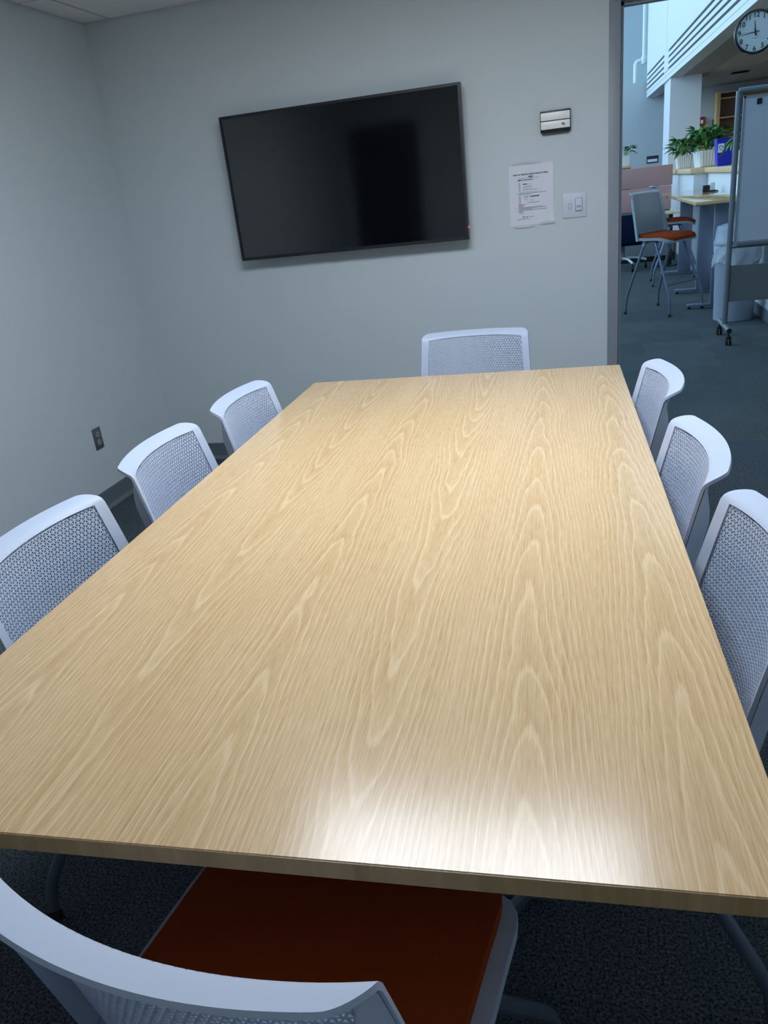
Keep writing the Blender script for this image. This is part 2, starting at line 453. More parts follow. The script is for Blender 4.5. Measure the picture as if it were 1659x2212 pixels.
# low zone to the right of the beam
lc = struct(bx('ceiling_low', (2.3, 8.0, 4.4, 20.2, 2.846, 2.95), 'low_tile'))
for k in range(10): bx('tee_bar', (2.4, 8.0, 5.5+1.5*k, 5.525+1.5*k, 2.842, 2.847), 'tee_white', lc)
for k in range(4): bx('tee_bar', (3.0+1.2*k, 3.025+1.2*k, 4.4, 20.0, 2.8415, 2.847), 'tee_white', lc)
bx('air_slot', (2.75, 3.05, 17.4, 17.7, 2.835, 2.847), 'louver_dark', lc)
for k, y_ in enumerate((9.6, 15.0)):  # invented glowing panels, added to brighten the low zone
    t = thing('ceiling_light', ('added fill light panel under the low lobby ceiling, nearer one', 'added fill light panel under the low lobby ceiling, by the bookshelf')[k], 'light', (5.0, y_, 2.835))
    bx('frame', (-0.62, 0.62, -0.32, 0.32, 0.002, 0.011), 'tee_white', t); bx('diffuser', (-0.6, 0.6, -0.3, 0.3, 0.0, 0.004), 'low_fill', t)
struct(bx('wall_low_back', (2.0, 8.0, 20.0, 20.2, 0, 2.85), 'lobby_grey'))
struct(bx('wall_low_front', (XR+T+0.3, 8.0, YB, YB+T, 0, 6.4), 'lobby_paint'))

# half wall with ledges (near part set back, far part standing forward)
hw = bpy.data.objects.new('wall_half_near', None); COL.objects.link(hw); struct(hw, 'white half wall behind the high lobby table')
bx('wall_panel', (1.62, 1.95, 7.55, 11.7, 0, 1.25), 'lobby_paint', hw)
bx('ledge_board', (1.57, 2.0, 7.5, 11.70, 1.25, 1.31), 'oak_ledge', hw, bev=0.004)
bx('half_wall_base', (1.605, 1.62, 7.55, 11.7, 0, 0.1), 'cove_base', hw)
hf = bpy.data.objects.new('wall_half_far', None); COL.objects.link(hf); struct(hf, 'far white half wall below the plant ledge')
bx('wall_panel', (1.45, 1.95, 11.75, 16.75, 0, 1.25), 'lobby_paint', hf)
bx('ledge_board', (1.40, 2.0, 11.71, 16.75, 1.25, 1.31), 'oak_ledge', hf, bev=0.004)
bx('half_wall_base', (1.435, 1.45, 11.75, 16.75, 0, 0.1), 'cove_base', hf)

# ================================================================== CONFERENCE TABLE
TX0, TX1, TYF, TYN, TYAW = -1.105, 0.1412, 3.0892, 0.6258, 0.0327
# table origin = rotation point (0, TYF)
tb = thing('conference_table', 'large rectangular light oak conference table in the middle of the room', 'table', (0, TYF, 0), TYAW)
LY = TYN - TYF
bm = bmesh.new(); box(bm, TX0, TX1, LY, 0, TZ-0.0285, TZ)
top_edges = [e for e in bm.edges if all(v.co.z > TZ-0.001 for v in e.verts)]
bot_edges = [e for e in bm.edges if all(v.co.z < TZ-0.02 for v in e.verts)]
bmesh.ops.bevel(bm, geom=top_edges+bot_edges, offset=0.0015, segments=3, affect='EDGES')
top = finish('table_top', bm, 'table_oak', tb, smooth=50)
top.data.materials.append(MATS['table_oak_edge_shaded'])
for p in top.data.polygons:
    if abs(p.normal.z) < 0.5: p.material_index = 1
xm = (TX0+TX1)/2
for y in (-1.86, -0.66):
    c = bx('leg_column', (xm-0.04, xm+0.04, y-0.035, y+0.035, 0.03, TZ-0.06), 'table_metal', tb, bev=0.006)
    bx('leg_foot', (xm-0.36, xm+0.36, y-0.03, y+0.03, 0.0, 0.032), 'table_metal', tb, bev=0.006)
    bx('leg_bracket', (xm-0.40, xm+0.40, y-0.03, y+0.03, TZ-0.06, TZ-0.0285), 'table_metal', tb)
bx('modesty_beam', (xm-0.025, xm+0.025, -1.83, -0.69, TZ-0.10, TZ-0.06), 'table_metal', tb)

# ================================================================== CHAIRS
def chair_parts(root, dz=0.0, extra=0.0, holes=0.0112, foot=0.278, rest=False, shell='chair_white', hole=0.66):
    """perforated shell chair; local +y is forward, origin on the floor under the seat"""
    ZT = 0.8239 + dz + extra; ZS = 0.45 + dz
    W0 = 0.2285; rc = 0.0137; zb = ZT - 0.025; z0 = ZS + 0.146
    def prof(z):
        """side profile: nearly straight back, lip rolled sharply rearward at the top"""
        y = -0.112 - 0.2*(min(z, z0)-ZS)
        if z > z0:
            zz = min(z, zb); y -= (zz-z0)*(0.4+0.051*(zz-z0)/(zb-z0))/2
        if z > zb:
            k = z-zb; y -= k*(0.251+1.502*min(1.0, k/0.025))
        return y
    def halfw(z):
        b = W0 + 0.0205*(ZT-z)/0.35
        k = z-(ZT-rc)
        if k > 0: b = b - 0.030 + 0.030*math.sqrt(max(0.0, 1-(k/rc)**2))
        return b
    def surf(a, z, off=0.0):
        """a in -1..1 across, z height"""
        x = a*halfw(z)
        return Vector((x, prof(z) - 0.0438*(1-(x/W0)**2), z))
    def nrm(a, z):
        e = 5e-4; z2 = min(z, ZT-0.002); a2 = max(-0.98, min(0.98, a))
        n = (surf(a2+e, z2)-surf(a2-e, z2)).cross(surf(a2, z2+e)-surf(a2, z2-e))
        n.normalize()
        return n if n.y > 0 else -n
    def P(a, z, off): return surf(a, z) - nrm(a, z)*off
    # ---- frame: grid with an opening
    ain = 0.875
    A = [-1, -0.97, -0.93, -ain] + [-ain+2*ain*k/22 for k in range(1, 22)] + [ain, 0.93, 0.97, 1]
    zlo, zhi = ZS+0.045, ZT-0.0208
    Zs = [ZS-0.03, ZS, ZS+0.02, zlo] + [zlo+(zhi-zlo)*k/9 for k in range(1, 9)] + [zhi] + [zhi+(ZT-zhi)*(1-(1-k/14)**1.8) for k in range(1, 15)]
    bm = bmesh.new(); th = 0.0065
    zr_ = lambda a, z: z - 0.0065*abs(a)**3 if z == zhi else z       # the opening's top edge drops towards its corners
    F = [[bm.verts.new(P(a, zr_(a, z), 0)) for a in A] for z in Zs]
    B = [[bm.verts.new(P(a, zr_(a, z), th)) for a in A] for z in Zs]
    na, nz = len(A), len(Zs)
    i0, i1 = A.index(-ain), A.index(ain); j0, j1 = 3, 3+9
    solid = lambda i, j: not (i0 <= i < i1 and j0 <= j < j1) and 0 <= i < na-1 and 0 <= j < nz-1
    for j in range(nz-1):
        for i in range(na-1):
            if not solid(i, j): continue
            bm.faces.new((F[j][i], F[j][i+1], F[j+1][i+1], F[j+1][i]))
            bm.faces.new((B[j][i+1], B[j][i], B[j+1][i], B[j+1][i+1]))
            if not solid(i-1, j): bm.faces.new((F[j][i], F[j+1][i], B[j+1][i], B[j][i]))
            if not solid(i+1, j): bm.faces.new((F[j+1][i+1], F[j][i+1], B[j][i+1], B[j+1][i+1]))
            if not solid(i, j-1): bm.faces.new((F[j][i+1], F[j][i], B[j][i], B[j][i+1]))
            if not solid(i, j+1): bm.faces.new((F[j+1][i], F[j+1][i+1], B[j+1][i+1], B[j+1][i]))
    fr = finish('back_frame', bm, shell, root, smooth=50)
    # ---- deep side wings behind the frame edges
    for s in (-1, 1):
        bm = bmesh.new(); rows = []
        zz = [ZS-0.03 + (ZT-0.026-(ZS-0.03))*k/14 for k in range(15)]
        for k, z in enumerate(zz):
            d = 0.003 + 0.027*min(1.0, (ZT-0.026-z)/0.07)
            p = P(s*0.985, z, 0.008); q = P(s*0.93, z, 0.008)
            rows.append([bm.verts.new(p), bm.verts.new(p+Vector((-s*0.012, -d, 0))), bm.verts.new(q+Vector((-s*0.008, -d, 0))), bm.verts.new(q)])
        for r0, r1 in zip(rows, rows[1:]):
            for m in range(4): bm.faces.new((r0[m], r0[(m+1) % 4], r1[(m+1) % 4], r1[m]))
        bm.faces.new(rows[0]); bm.faces.new(rows[-1][::-1])
        bmesh.ops.recalc_face_normals(bm, faces=bm.faces)
        finish('back_wing', bm, shell, root, smooth=40)
    # ---- triangular lattice
    bm = bmesh.new(); b_ = holes; h_ = holes*0.866; dep = 0.008
    wl = (W0+0.008)*ain + 0.004
    nrow = int((zhi-zlo+0.008)/h_)+1
    hh = (zhi-zlo+0.008)/nrow
    ncol = int(2*wl/b_)+1
    def put(x, z, off):
        a = x/halfw(min(z, ZT-rc)); return P(max(-1, min(1, a)), z, off)
    cache = {}
    def vert(x, z, off):
        k = (round(x, 5), round(z, 5), off)
        if k not in cache: cache[k] = bm.verts.new(put(x, z, off))
        return cache[k]
    lim = wl
    for j in range(nrow):
        za = zlo-0.004+j*hh; zb = za+hh; sh = 0.5 if j % 2 else 0.0
        for i in range(-1, ncol+1):
            x0 = -wl+(i+sh)*b_
            for tri in (((x0, za), (x0+b_, za), (x0+b_/2, zb)), ((x0+b_, za), (x0+1.5*b_, zb), (x0+b_/2, zb))):
                if any(abs(t[0]) > lim+1e-6 for t in tri): continue
                c = (sum(t[0] for t in tri)/3, sum(t[1] for t in tri)/3)
                if c[1] > zhi - 0.0065*abs(c[0]/W0)**3 - 0.0015: continue
                inn = [(c[0]+(t[0]-c[0])*hole, c[1]+(t[1]-c[1])*hole) for t in tri]
                of = [vert(*t, 0.0022) for t in tri]
                iff = [vert(*t, 0.0022) for t in inn]; ib = [vert(*t, 0.0022+dep) for t in inn]
                ob = [vert(*t, 0.0022+dep) for t in tri]
                for k in range(3):
                    l = (k+1) % 3
                    bm.faces.new((of[k], of[l], iff[l], iff[k]))
                    bm.faces.new((iff[k], iff[l], ib[l], ib[k]))
                    bm.faces.new((ib[k], ib[l], ob[l], ob[k]))
    mp = finish('back_lattice', bm, shell, root)
    # ---- seat shell and pad
    def slab(name, hw_, y0, y1, z0, z1, material, drop, dome):
        bm = bmesh.new(); ny, nx = 14, 14
        def pt(u, v, up):
            # u,v in -1..1 -> rounded square
            uu = u*math.sqrt(1-0.5*(v**8)*0.35); vv = v*math.sqrt(1-0.5*(u**8)*0.35)
            x = uu*hw_; y = (y0+y1)/2 + vv*(y1-y0)/2
            z = z0 if not up else z1 + dome*(1-u*u)*(1-v*v)
            if v > 0.3: z -= drop*((v-0.3)/0.7)**2
            if v < -0.4: z += 0.012*((-v-0.4)/0.6)**2
            e = max(abs(u), abs(v))
            return Vector((x, y, z))
        Tt = [[bm.verts.new(pt(-1+2*i/nx, -1+2*j/ny, True)) for i in range(nx+1)] for j in range(ny+1)]
        Bt = [[bm.verts.new(pt(-1+2*i/nx, -1+2*j/ny, False)) for i in range(nx+1)] for j in range(ny+1)]
        for j in range(ny):
            for i in range(nx):
                bm.faces.new((Tt[j][i], Tt[j][i+1], Tt[j+1][i+1], Tt[j+1][i]))
                bm.faces.new((Bt[j][i+1], Bt[j][i], Bt[j+1][i], Bt[j+1][i+1]))
        for i in range(nx):
            bm.faces.new((Tt[0][i+1], Tt[0][i], Bt[0][i], Bt[0][i+1])); bm.faces.new((Tt[ny][i], Tt[ny][i+1], Bt[ny][i+1], Bt[ny][i]))
        for j in range(ny):
            bm.faces.new((Tt[j][0], Tt[j+1][0], Bt[j+1][0], Bt[j][0])); bm.faces.new((Tt[j+1][nx], Tt[j][nx], Bt[j][nx], Bt[j+1][nx]))
        rim = [e for e in bm.edges if len(e.link_faces) == 2 and e.calc_face_angle(0) > 0.9]
        bmesh.ops.bevel(bm, geom=rim, offset=0.007, segments=3, affect='EDGES')
        return finish(name, bm, material, root, smooth=60)
    slab('seat_shell', 0.250, -0.165, 0.255, ZS-0.028, ZS-0.004, shell, 0.030, 0.0)
    slab('seat_pad', 0.226, -0.150, 0.258, ZS-0.006, ZS+0.022, 'orange_fabric', 0.034, 0.010)
    # ---- legs
    zt = ZS-0.042
    for s in (-1, 1):
        for fy in (-1, 1):
            fx_, fy_ = foot, (0.245 if fy < 0 else 0.285)
            y_off = 0.02
            pts = [(s*0.10, y_off+fy*0.045, zt), (s*0.222, y_off+fy*0.06, zt), (s*(fx_-0.008), y_off+fy*(fy_-0.01), 0.10+dz*0.25), (s*fx_, y_off+fy*fy_, 0.012)]
            bm = bmesh.new(); tube(bm, smooth_path(pts, 0.05, 6), 0.0125, 12)
            lg = finish('leg', bm, 'chair_metal', root, smooth=40)
            bm = bmesh.new(); lathe(bm, [(0.013, 0.0), (0.016, 0.003), (0.016, 0.012), (0.0135, 0.03)], 12, origin=(s*fx_, y_off+fy*fy_, 0))
            finish('glide', bm, 'chair_glide', lg, smooth=40)
    bm = bmesh.new(); box(bm, -0.11, 0.11, -0.04, 0.08, zt-0.012, ZS-0.026, bev=0.006)
    finish('seat_mount', bm, 'chair_metal', root, smooth=40)
    if rest:
        zr = 0.30; t_ = (zt-zr)/(zt-0.10-dz*0.25); fx0 = 0.222+(foot-0.008-0.222)*t_; fy0 = 0.08+(0.02+0.275-0.08)*t_
        bm = bmesh.new(); tube(bm, [(-fx0, fy0, zr), (fx0, fy0, zr)], 0.010, 10)
        finish('foot_rest', bm, 'chair_metal', root, smooth=40)
    return root

G = 'perforated chairs around the conference table'
lab = {
 'L1': 'white perforated chair on the left side of the oak table, nearest the camera',
 'L2': 'white perforated chair in the middle of the left side of the oak table',
 'L3': 'white perforated chair on the left side of the oak table, nearest the television wall',
 'R1': 'white perforated chair on the doorway side of the oak table, nearest the camera',
 'R2': 'white perforated chair in the middle of the doorway side of the oak table',
 'R3': 'white perforated chair on the doorway side of the oak table, nearest the doorway',
 'B': 'white perforated chair at the far end of the oak table, below the television',
 'F': 'white perforated chair with orange seat seen from behind at the near table end',
}
SPOTS = {
 'L1': (-0.929, 1.285, -88.2), 'L2': (-0.960, 1.899, -85.4), 'L3': (-0.940, 2.431, -88.5),
 'R1': (0.080, 1.250, 91.9), 'R2': (0.035, 1.758, 92.0), 'R3': (0.016, 2.418, 92.6),
 'B': (-0.453, 3.150, 180), 'F': (-0.367, 0.636, -8.3),
}
proto = thing('side_chair', lab['F'], 'chair', (SPOTS['F'][0], SPOTS['F'][1], 0), R(SPOTS['F'][2]), G)
chair_parts(proto)
for k, (x, y, a) in SPOTS.items():
    if k != 'F': dup(proto, lab[k], (x, y, 0), R(a))

# ================================================================== ON THE WALLS
# television
TVX, TVZ, TVW, TVH = -1.7943, 1.1596, 1.2437, 0.7048
tv = thing('television', 'large black flat television mounted on the grey wall', 'television', (TVX, YB, TVZ))
bm = bmesh.new(); b_ = 0.0125
for a in ((0, TVW, TVH-b_, TVH), (0, TVW, 0, b_*1.3), (0, b_, b_*1.3, TVH-b_), (TVW-b_, TVW, b_*1.3, TVH-b_)):
    box(bm, a[0], a[1], -0.092, -0.045, a[2], a[3])
finish('bezel', bm, 'tv_bezel', tv)
bx('screen', (b_-0.002, TVW-b_+0.002, -0.088, -0.075, b_, TVH-b_+0.002), 'tv_screen', tv)
bx('back_shell', (0.02, TVW-0.02, -0.075, -0.035, 0.02, TVH-0.02), 'tv_back', tv)
bx('wall_mount', (TVW/2-0.25, TVW/2+0.25, -0.04, 0, 0.15, 0.55), 'tv_back', tv)
bx('standby_light', (TVW-0.001, TVW+0.004, -0.086, -0.078, 0.055, 0.063), 'red_led', tv)
# thermostat
th = thing('thermostat', 'small white and black thermostat high on the wall beside the doorway', 'thermostat', (-0.187, YB, 1.608))
bx('back_plate', (0.0, 0.141, -0.022, 0, -0.004, 0.088), 'thermo_dark', th, bev=0.002)
bx('cover', (0.003, 0.138, -0.034, -0.02, 0.046, 0.080), 'thermo_cover', th, bev=0.0025)
bx('cover', (0.003, 0.138, -0.034, -0.02, 0.008, 0.0425), 'thermo_cover', th, bev=0.0025)
bm = bmesh.new(); box(bm, 0.100, 0.106, -0.0350, -0.0338, 0.022, 0.031); box(bm, 0.107, 0.114, -0.0350, -0.0338, 0.0195, 0.0285); box(bm, 0.103, 0.110, -0.0349, -0.0338, 0.024, 0.026)
finish('emblem', bm, 'steel', th)
bx('vent_grille', (0.008, 0.133, -0.018, -0.002, -0.012, -0.003), 'thermo_dark', th)
# light switch plate
sw = thing('light_switch', 'square white double light switch plate beside the doorway', 'switch', (-0.0889, YB, 1.2094))
bx('cover_plate', (0, 0.1143, -0.006, 0, 0, 0.1143), 'switch_white', sw, bev=0.003)
bx('toggle', (0.029, 0.040, -0.0085, -0.005, 0.043, 0.066), 'switch_white', sw, bev=0.001)
bx('paddle', (0.063, 0.093, -0.009, -0.005, 0.029, 0.088), 'switch_white', sw, bev=0.0015)
bm = bmesh.new()
for a in ((0.061, 0.0625, 0.027, 0.090), (0.0935, 0.095, 0.027, 0.090), (0.061, 0.095, 0.0885, 0.090), (0.061, 0.095, 0.027, 0.0285), (0.027, 0.0282, 0.041, 0.068), (0.0408, 0.042, 0.041, 0.068), (0.027, 0.042, 0.041, 0.0422), (0.027, 0.042, 0.0668, 0.068)): box(bm, a[0], a[1], -0.0064, -0.0055, a[2], a[3])
finish('switch_surround', bm, 'switch_line', sw)['kind'] = 'stuff'
bx('rocker_gap', (0.064, 0.090, -0.0094, -0.0088, 0.030, 0.0325), 'switch_line', sw)
for k in range(2):
    for j in range(3): bx('fine_print', (0.068+0.007*j, 0.0735+0.007*j, -0.0094, -0.0088, 0.046+0.005*k, 0.0495+0.005*k), 'switch_line', sw)
# paper notice, curled clear tape
no = thing('paper_notice', 'white printed instruction sheet taped to the wall beside the light switch', 'notice', (-0.3472, YB, 1.1967))
PW, PH = 0.2159, 0.2794
bm = bmesh.new(); n = 12; fr_, bk = [], []
for j in range(n+1):
    z = PH*j/n; y = -0.0018-0.0012*math.sin(j/n*math.pi)
    fr_.append([bm.verts.new((PW*i/4, y, z)) for i in range(5)]); bk.append([bm.verts.new((PW*i/4, y+0.0004, z)) for i in range(5)])
for j in range(n):
    for i in range(4):
        bm.faces.new((fr_[j][i], fr_[j][i+1], fr_[j+1][i+1], fr_[j+1][i])); bm.faces.new((bk[j][i+1], bk[j][i], bk[j+1][i], bk[j+1][i+1]))
sh = finish('sheet', bm, 'paper', no)
text_mesh('heading', 'How to reserve a study room in 4 easy', 0.0105, 'ink', no, (0.106, -0.0040, 0.236), bold=0.0003)
text_mesh('heading', 'steps', 0.0105, 'ink', no, (0.106, -0.0040, 0.2245), bold=0.0003)
def bars(name, material, rows):
    bm = bmesh.new()
    for x0, x1, z, h in rows: box(bm, x0, x1, -0.0040, -0.0032, z, z+h)
    o = finish(name, bm, material, no); o['kind'] = 'stuff'
    return o
bars('print_dark', 'ink', [(0.043, 0.060, 0.2075, 0.0045), (0.062, 0.118, 0.2085, 0.0026), (0.068, 0.088, 0.1885, 0.004), (0.062, 0.074, 0.0365, 0.0034), (0.080, 0.087, 0.0365, 0.0034)])
bars('print_teal', 'ink_teal', [(0.102, 0.146, 0.1300, 0.0048)])
rows = [(0.045, 0.145, 0.2165, 0.0018), (0.088, 0.112, 0.189, 0.0012), (0.068, 0.112, 0.178, 0.0022), (0.068, 0.112, 0.1685, 0.0018), (0.068, 0.138, 0.163, 0.0014)]
rows += [(0.047, 0.055, 0.1965-0.0052*k, 0.0022) for k in range(8)] + [(0.045, 0.135, 0.153, 0.0014), (0.043, 0.180, 0.147, 0.0022), (0.043, 0.105, 0.1425, 0.0018)]
rows += [(0.047, 0.055, 0.135-0.0052*k, 0.0022) for k in range(8)] + [(0.072, 0.096, 0.134, 0.002), (0.072, 0.092, 0.128, 0.002), (0.074, 0.088, 0.119, 0.0016), (0.104, 0.116, 0.113, 0.0026), (0.086, 0.146, 0.103, 0.002)]
rows += [(0.043, 0.160, 0.082, 0.002), (0.043, 0.180, 0.078, 0.002), (0.043, 0.110, 0.0735, 0.002), (0.043, 0.182, 0.069, 0.002), (0.043, 0.066, 0.0645, 0.002), (0.043, 0.064, 0.060, 0.002), (0.046, 0.072, 0.053, 0.0016), (0.094, 0.116, 0.0375, 0.0018), (0.036, 0.096, 0.028, 0.0018), (0.030, 0.033, 0.081, 0.002), (0.030, 0.033, 0.0665, 0.002), (0.032, 0.0345, 0.1445, 0.002)]
bars('print_grey', 'ink_light', rows)
bars('print_red', 'ink_red', [(0.043, 0.080, 0.0955, 0.002), (0.043, 0.066, 0.091, 0.002), (0.043, 0.070, 0.087, 0.0018)])
def curl(name, x0, x1, z0, z1, sag):
    bm = bmesh.new(); m = 10; rr = []
    for i in range(m+1):
        t = i/m; x = x0+(x1-x0)*t; y = -0.001-0.007*math.sin(t*math.pi)**0.7; dz_ = sag*math.sin(t*math.pi)
        rr.append([bm.verts.new((x, y, z0+dz_*0.3)), bm.verts.new((x, y-0.0015, z1+dz_))])
    for a, b in zip(rr, rr[1:]): bm.faces.new((a[0], b[0], b[1], a[1]))
    bmesh.ops.solidify(bm, geom=bm.faces[:], thickness=0.0003)
    return finish(name, bm, 'tape', no, smooth=40)
curl('tape_strip', 0.018, 0.155, 0.278, 0.286, 0.012)
curl('tape_strip', 0.145, 0.222, -0.006, 0.004, 0.010)
curl('tape_strip', 0.012, 0.12, -0.012, -0.002, 0.0)
# wall outlet on the left wall
ol = thing('wall_outlet', 'grey metal electrical outlet low on the left wall', 'outlet', (XL, 3.4029, 0.3218))
bx('cover_plate', (0, 0.006, 0, 0.07, 0, 0.1143), 'steel', ol, bev=0.0025)
for z in (0.036, 0.078):
    bm = bmesh.new(); lathe(bm, [(0.0165, 0.005), (0.0165, 0.0085), (0.0155, 0.0095)], 20, axis='X', origin=(0, 0.035, z))
    rc_ = finish('receptacle', bm, 'receptacle', ol, smooth=40)
    bm = bmesh.new(); box(bm, 0.0094, 0.0100, 0.029, 0.031, z+0.001, z+0.009); box(bm, 0.0094, 0.0100, 0.039, 0.041, z+0.001, z+0.009); box(bm, 0.0094, 0.0100, 0.033, 0.037, z-0.010, z-0.006)
    finish('slot', bm, 'thermo_dark', rc_)
# dark door on the wall behind the camera (shows only as a reflection in the screen)
dn = bpy.data.objects.new('door_2', None); COL.objects.link(dn); struct(dn, 'dark door in the wall behind the camera')
bx('door_leaf', (-2.40, -1.66, YN+0.002, YN+0.04, 0.0, 2.1), 'louver_dark', dn)
bx('door_knob', (-1.78, -1.72, YN+0.04, YN+0.10, 0.98, 1.04), 'steel', dn, bev=0.01)

# ================================================================== LOBBY FURNITURE
# bar stools
st = thing('bar_stool', 'grey bar stool with orange seat standing nearest the doorway', 'stool', (0.79, 8.62, 0), R(-130.6), 'bar stools at the high table')
chair_parts(st, dz=0.30, extra=0.05, holes=0.0112, hole=0.5, foot=0.275, rest=True, shell='stool_grey')
dup(st, 'grey bar stool tucked under the high table behind the nearer stool', (1.10, 10.75, 0), R(-92))
# high table
ht = thing('high_table', 'long high oak table against the half wall in the lobby', 'table', (1.03, 8.12, 0))
bx('table_top', (0.0, 0.53, 0.0, 3.55, 1.02, 1.05), 'lobby_oak', ht, bev=0.003)
for y in (0.5, 1.62, 3.42):
    bx('leg_column', (0.24, 0.40, y-0.035, y+0.035, 0.03, 1.0), 'table_metal', ht, bev=0.008)
    bx('leg_foot', (0.02, 0.54, y-0.03, y+0.03, 0.02, 0.05), 'table_metal', ht, bev=0.006)
    bx('leg_bracket', (0.06, 0.50, y-0.03, y+0.03, 0.99, 1.02), 'table_metal', ht)
    for x in (0.04, 0.52):
        bm = bmesh.new(); lathe(bm, [(0.02, 0.0), (0.02, 0.012), (0.012, 0.022)], 12, origin=(x, y, 0)); finish('glide', bm, 'black_plastic', ht)
# power block on the high table
pb = thing('power_block', 'small black and silver power outlet block on the high lobby table', 'outlet', (1.47, 10.45, 1.05), 0)
bx('black_housing', (-0.075, -0.005, -0.03, 0.03, 0.0, 0.075), 'black_plastic', pb, bev=0.006)
bx('silver_housing', (0.0, 0.055, -0.03, 0.03, 0.012, 0.10), 'switch_white', pb, bev=0.008)
bx('base_plate', (-0.05, 0.07, -0.035, 0.035, 0.0, 0.012), 'black_plastic', pb)
bm = bmesh.new(); tube(bm, smooth_path([(0.0, -0.03, 0.01), (0.098, -0.03, 0.012), (0.108, -0.03, -0.08), (0.115, -0.08, -0.60), (0.10, -0.15, -1.0), (0.06, -0.3, -1.04)], 0.06), 0.006, 8)
finish('power_cord', bm, 'cord', pb)

# mobile whiteboard
wb = thing('whiteboard', 'rolling whiteboard with grey metal frame in the lobby', 'whiteboard', (1.148, 6.94, 0))
WBW = 1.30
for x in (0.0, WBW):
    bm = bmesh.new(); tube(bm, [(x, 0, 0.13), (x, 0, 1.85)], 0.021, 14); finish('post', bm, 'post_grey', wb, smooth=40)
    bm = bmesh.new(); tube(bm, [(x, -0.23, 0.115), (x, 0.27, 0.115)], 0.021, 14); ft = finish('foot_tube', bm, 'post_grey', wb, smooth=40)
    bm = bmesh.new(); tube(bm, [(x, -0.236, 0.115), (x, -0.229, 0.115)], 0.019, 14); finish('end_cap', bm, 'black_plastic', ft)
    for y in (-0.21, 0.25):
        bm = bmesh.new()
        for dx in (-0.022, 0.006): lathe(bm, [(0.02, dx), (0.034, dx+0.003), (0.034, dx+0.013), (0.02, dx+0.016)], 18, axis='X', origin=(x, y-0.012, 0.034))
        box(bm, x-0.012, x+0.012, y-0.03, y+0.012, 0.05, 0.075, bev=0.004); box(bm, x-0.006, x+0.006, y-0.006, y+0.006, 0.07, 0.10)
        finish('caster', bm, 'black_plastic', wb, smooth=40)
bm = bmesh.new(); tube(bm, [(0, 0, 1.85), (WBW, 0, 1.85)], 0.021, 14); finish('top_bar', bm, 'post_grey', wb, smooth=40)
bm = bmesh.new(); tube(bm, [(0, 0, 0.745), (WBW, 0, 0.745)], 0.018, 14); finish('lower_bar', bm, 'post_grey', wb, smooth=40)
bx('board', (0.045, WBW-0.045, -0.012, 0.012, 0.775, 1.80), 'board_white', wb)
bm = bmesh.new()
for a in ((0.035, WBW-0.035, 1.795, 1.808), (0.035, WBW-0.035, 0.765, 0.780), (0.033, 0.047, 0.765, 1.808), (WBW-0.047, WBW-0.033, 0.765, 1.808)): box(bm, a[0], a[1], -0.016, 0.016, a[2], a[3])
finish('board_rim', bm, 'frame_paint', wb)
bx('pen_tray', (0.05, WBW-0.05, -0.055, -0.012, 0.752, 0.762), 'post_grey', wb)
mp_ = bx('modesty_panel', (0.022, WBW-0.022, -0.006, 0.006, 0.31, 0.595), 'modesty', wb)
bx('magnet', (0.125, 0.160, -0.020, -0.012, 1.745, 1.785), 'black_plastic', wb, bev=0.003)
bx('tray_clip', (0.02, 0.05, -0.02, 0.02, 0.74, 0.78), 'frame_paint', wb)

# waste bin with bag and lid
tr = thing('waste_bin', 'grey round lobby waste bin with clear liner behind the whiteboard post', 'bin', (1.375, 7.90, 0))
bm = bmesh.new(); lathe(bm, [(0.168, 0.0), (0.172, 0.004), (0.188, 0.66), (0.19, 0.67), (0.18, 0.67)], 36); finish('bin_body', bm, 'bin_grey', tr, smooth=40)
bm = bmesh.new(); rings = []
for j in range(9):
    z = 0.705 - 0.026*j; ring = []
    for k in range(60):
        a = 2*math.pi*k/60
        r = 0.194 + 0.010*math.sin(a*9+j*0.8) * (j/8) + 0.008*math.sin(a*17+j*1.9) + random.uniform(0, 0.006)
        dz_ = 0.035*math.sin(a*3.0)*(j/8)
        ring.append(bm.verts.new((r*math.cos(a), r*math.sin(a), z-dz_)))
    rings.append(ring)
for a, b in zip(rings, rings[1:]):
    for k in range(60): bm.faces.new((a[k], a[(k+1) % 60], b[(k+1) % 60], b[k]))
finish('liner_bag', bm, 'bag', tr, smooth=180)
bm = bmesh.new(); lathe(bm, [(0.19, 0.67), (0.204, 0.68), (0.204, 0.705), (0.196, 0.715), (0.186, 0.80), (0.175, 0.835), (0.12, 0.85)], 36); finish('bin_lid', bm, 'bin_grey', tr, smooth=40)

# booth sofa
so = thing('booth_sofa', 'high-backed pink upholstered booth sofa beyond the bar stools', 'sofa', (0.0, 13.4, 0))
bx('back_panel', (-0.6, 1.35, 0.0, 0.12, 1.105, 1.395), 'pink_fabric', so, bev=0.012)
bx('back_panel', (-0.6, 1.34, 0.0, 0.12, 0.76, 1.098), 'pink_fabric', so, bev=0.012)
bx('base_panel', (-0.6, 1.33, 0.01, 0.11, 0.08, 0.755), 'grey_panel', so)
bx('seat_cushion', (-0.6, 1.33, 0.12, 0.72, 0.28, 0.46), 'pink_fabric', so, bev=0.02)
bx('plinth', (-0.58, 1.31, 0.02, 0.70, 0.0, 0.28), 'black_plastic', so)
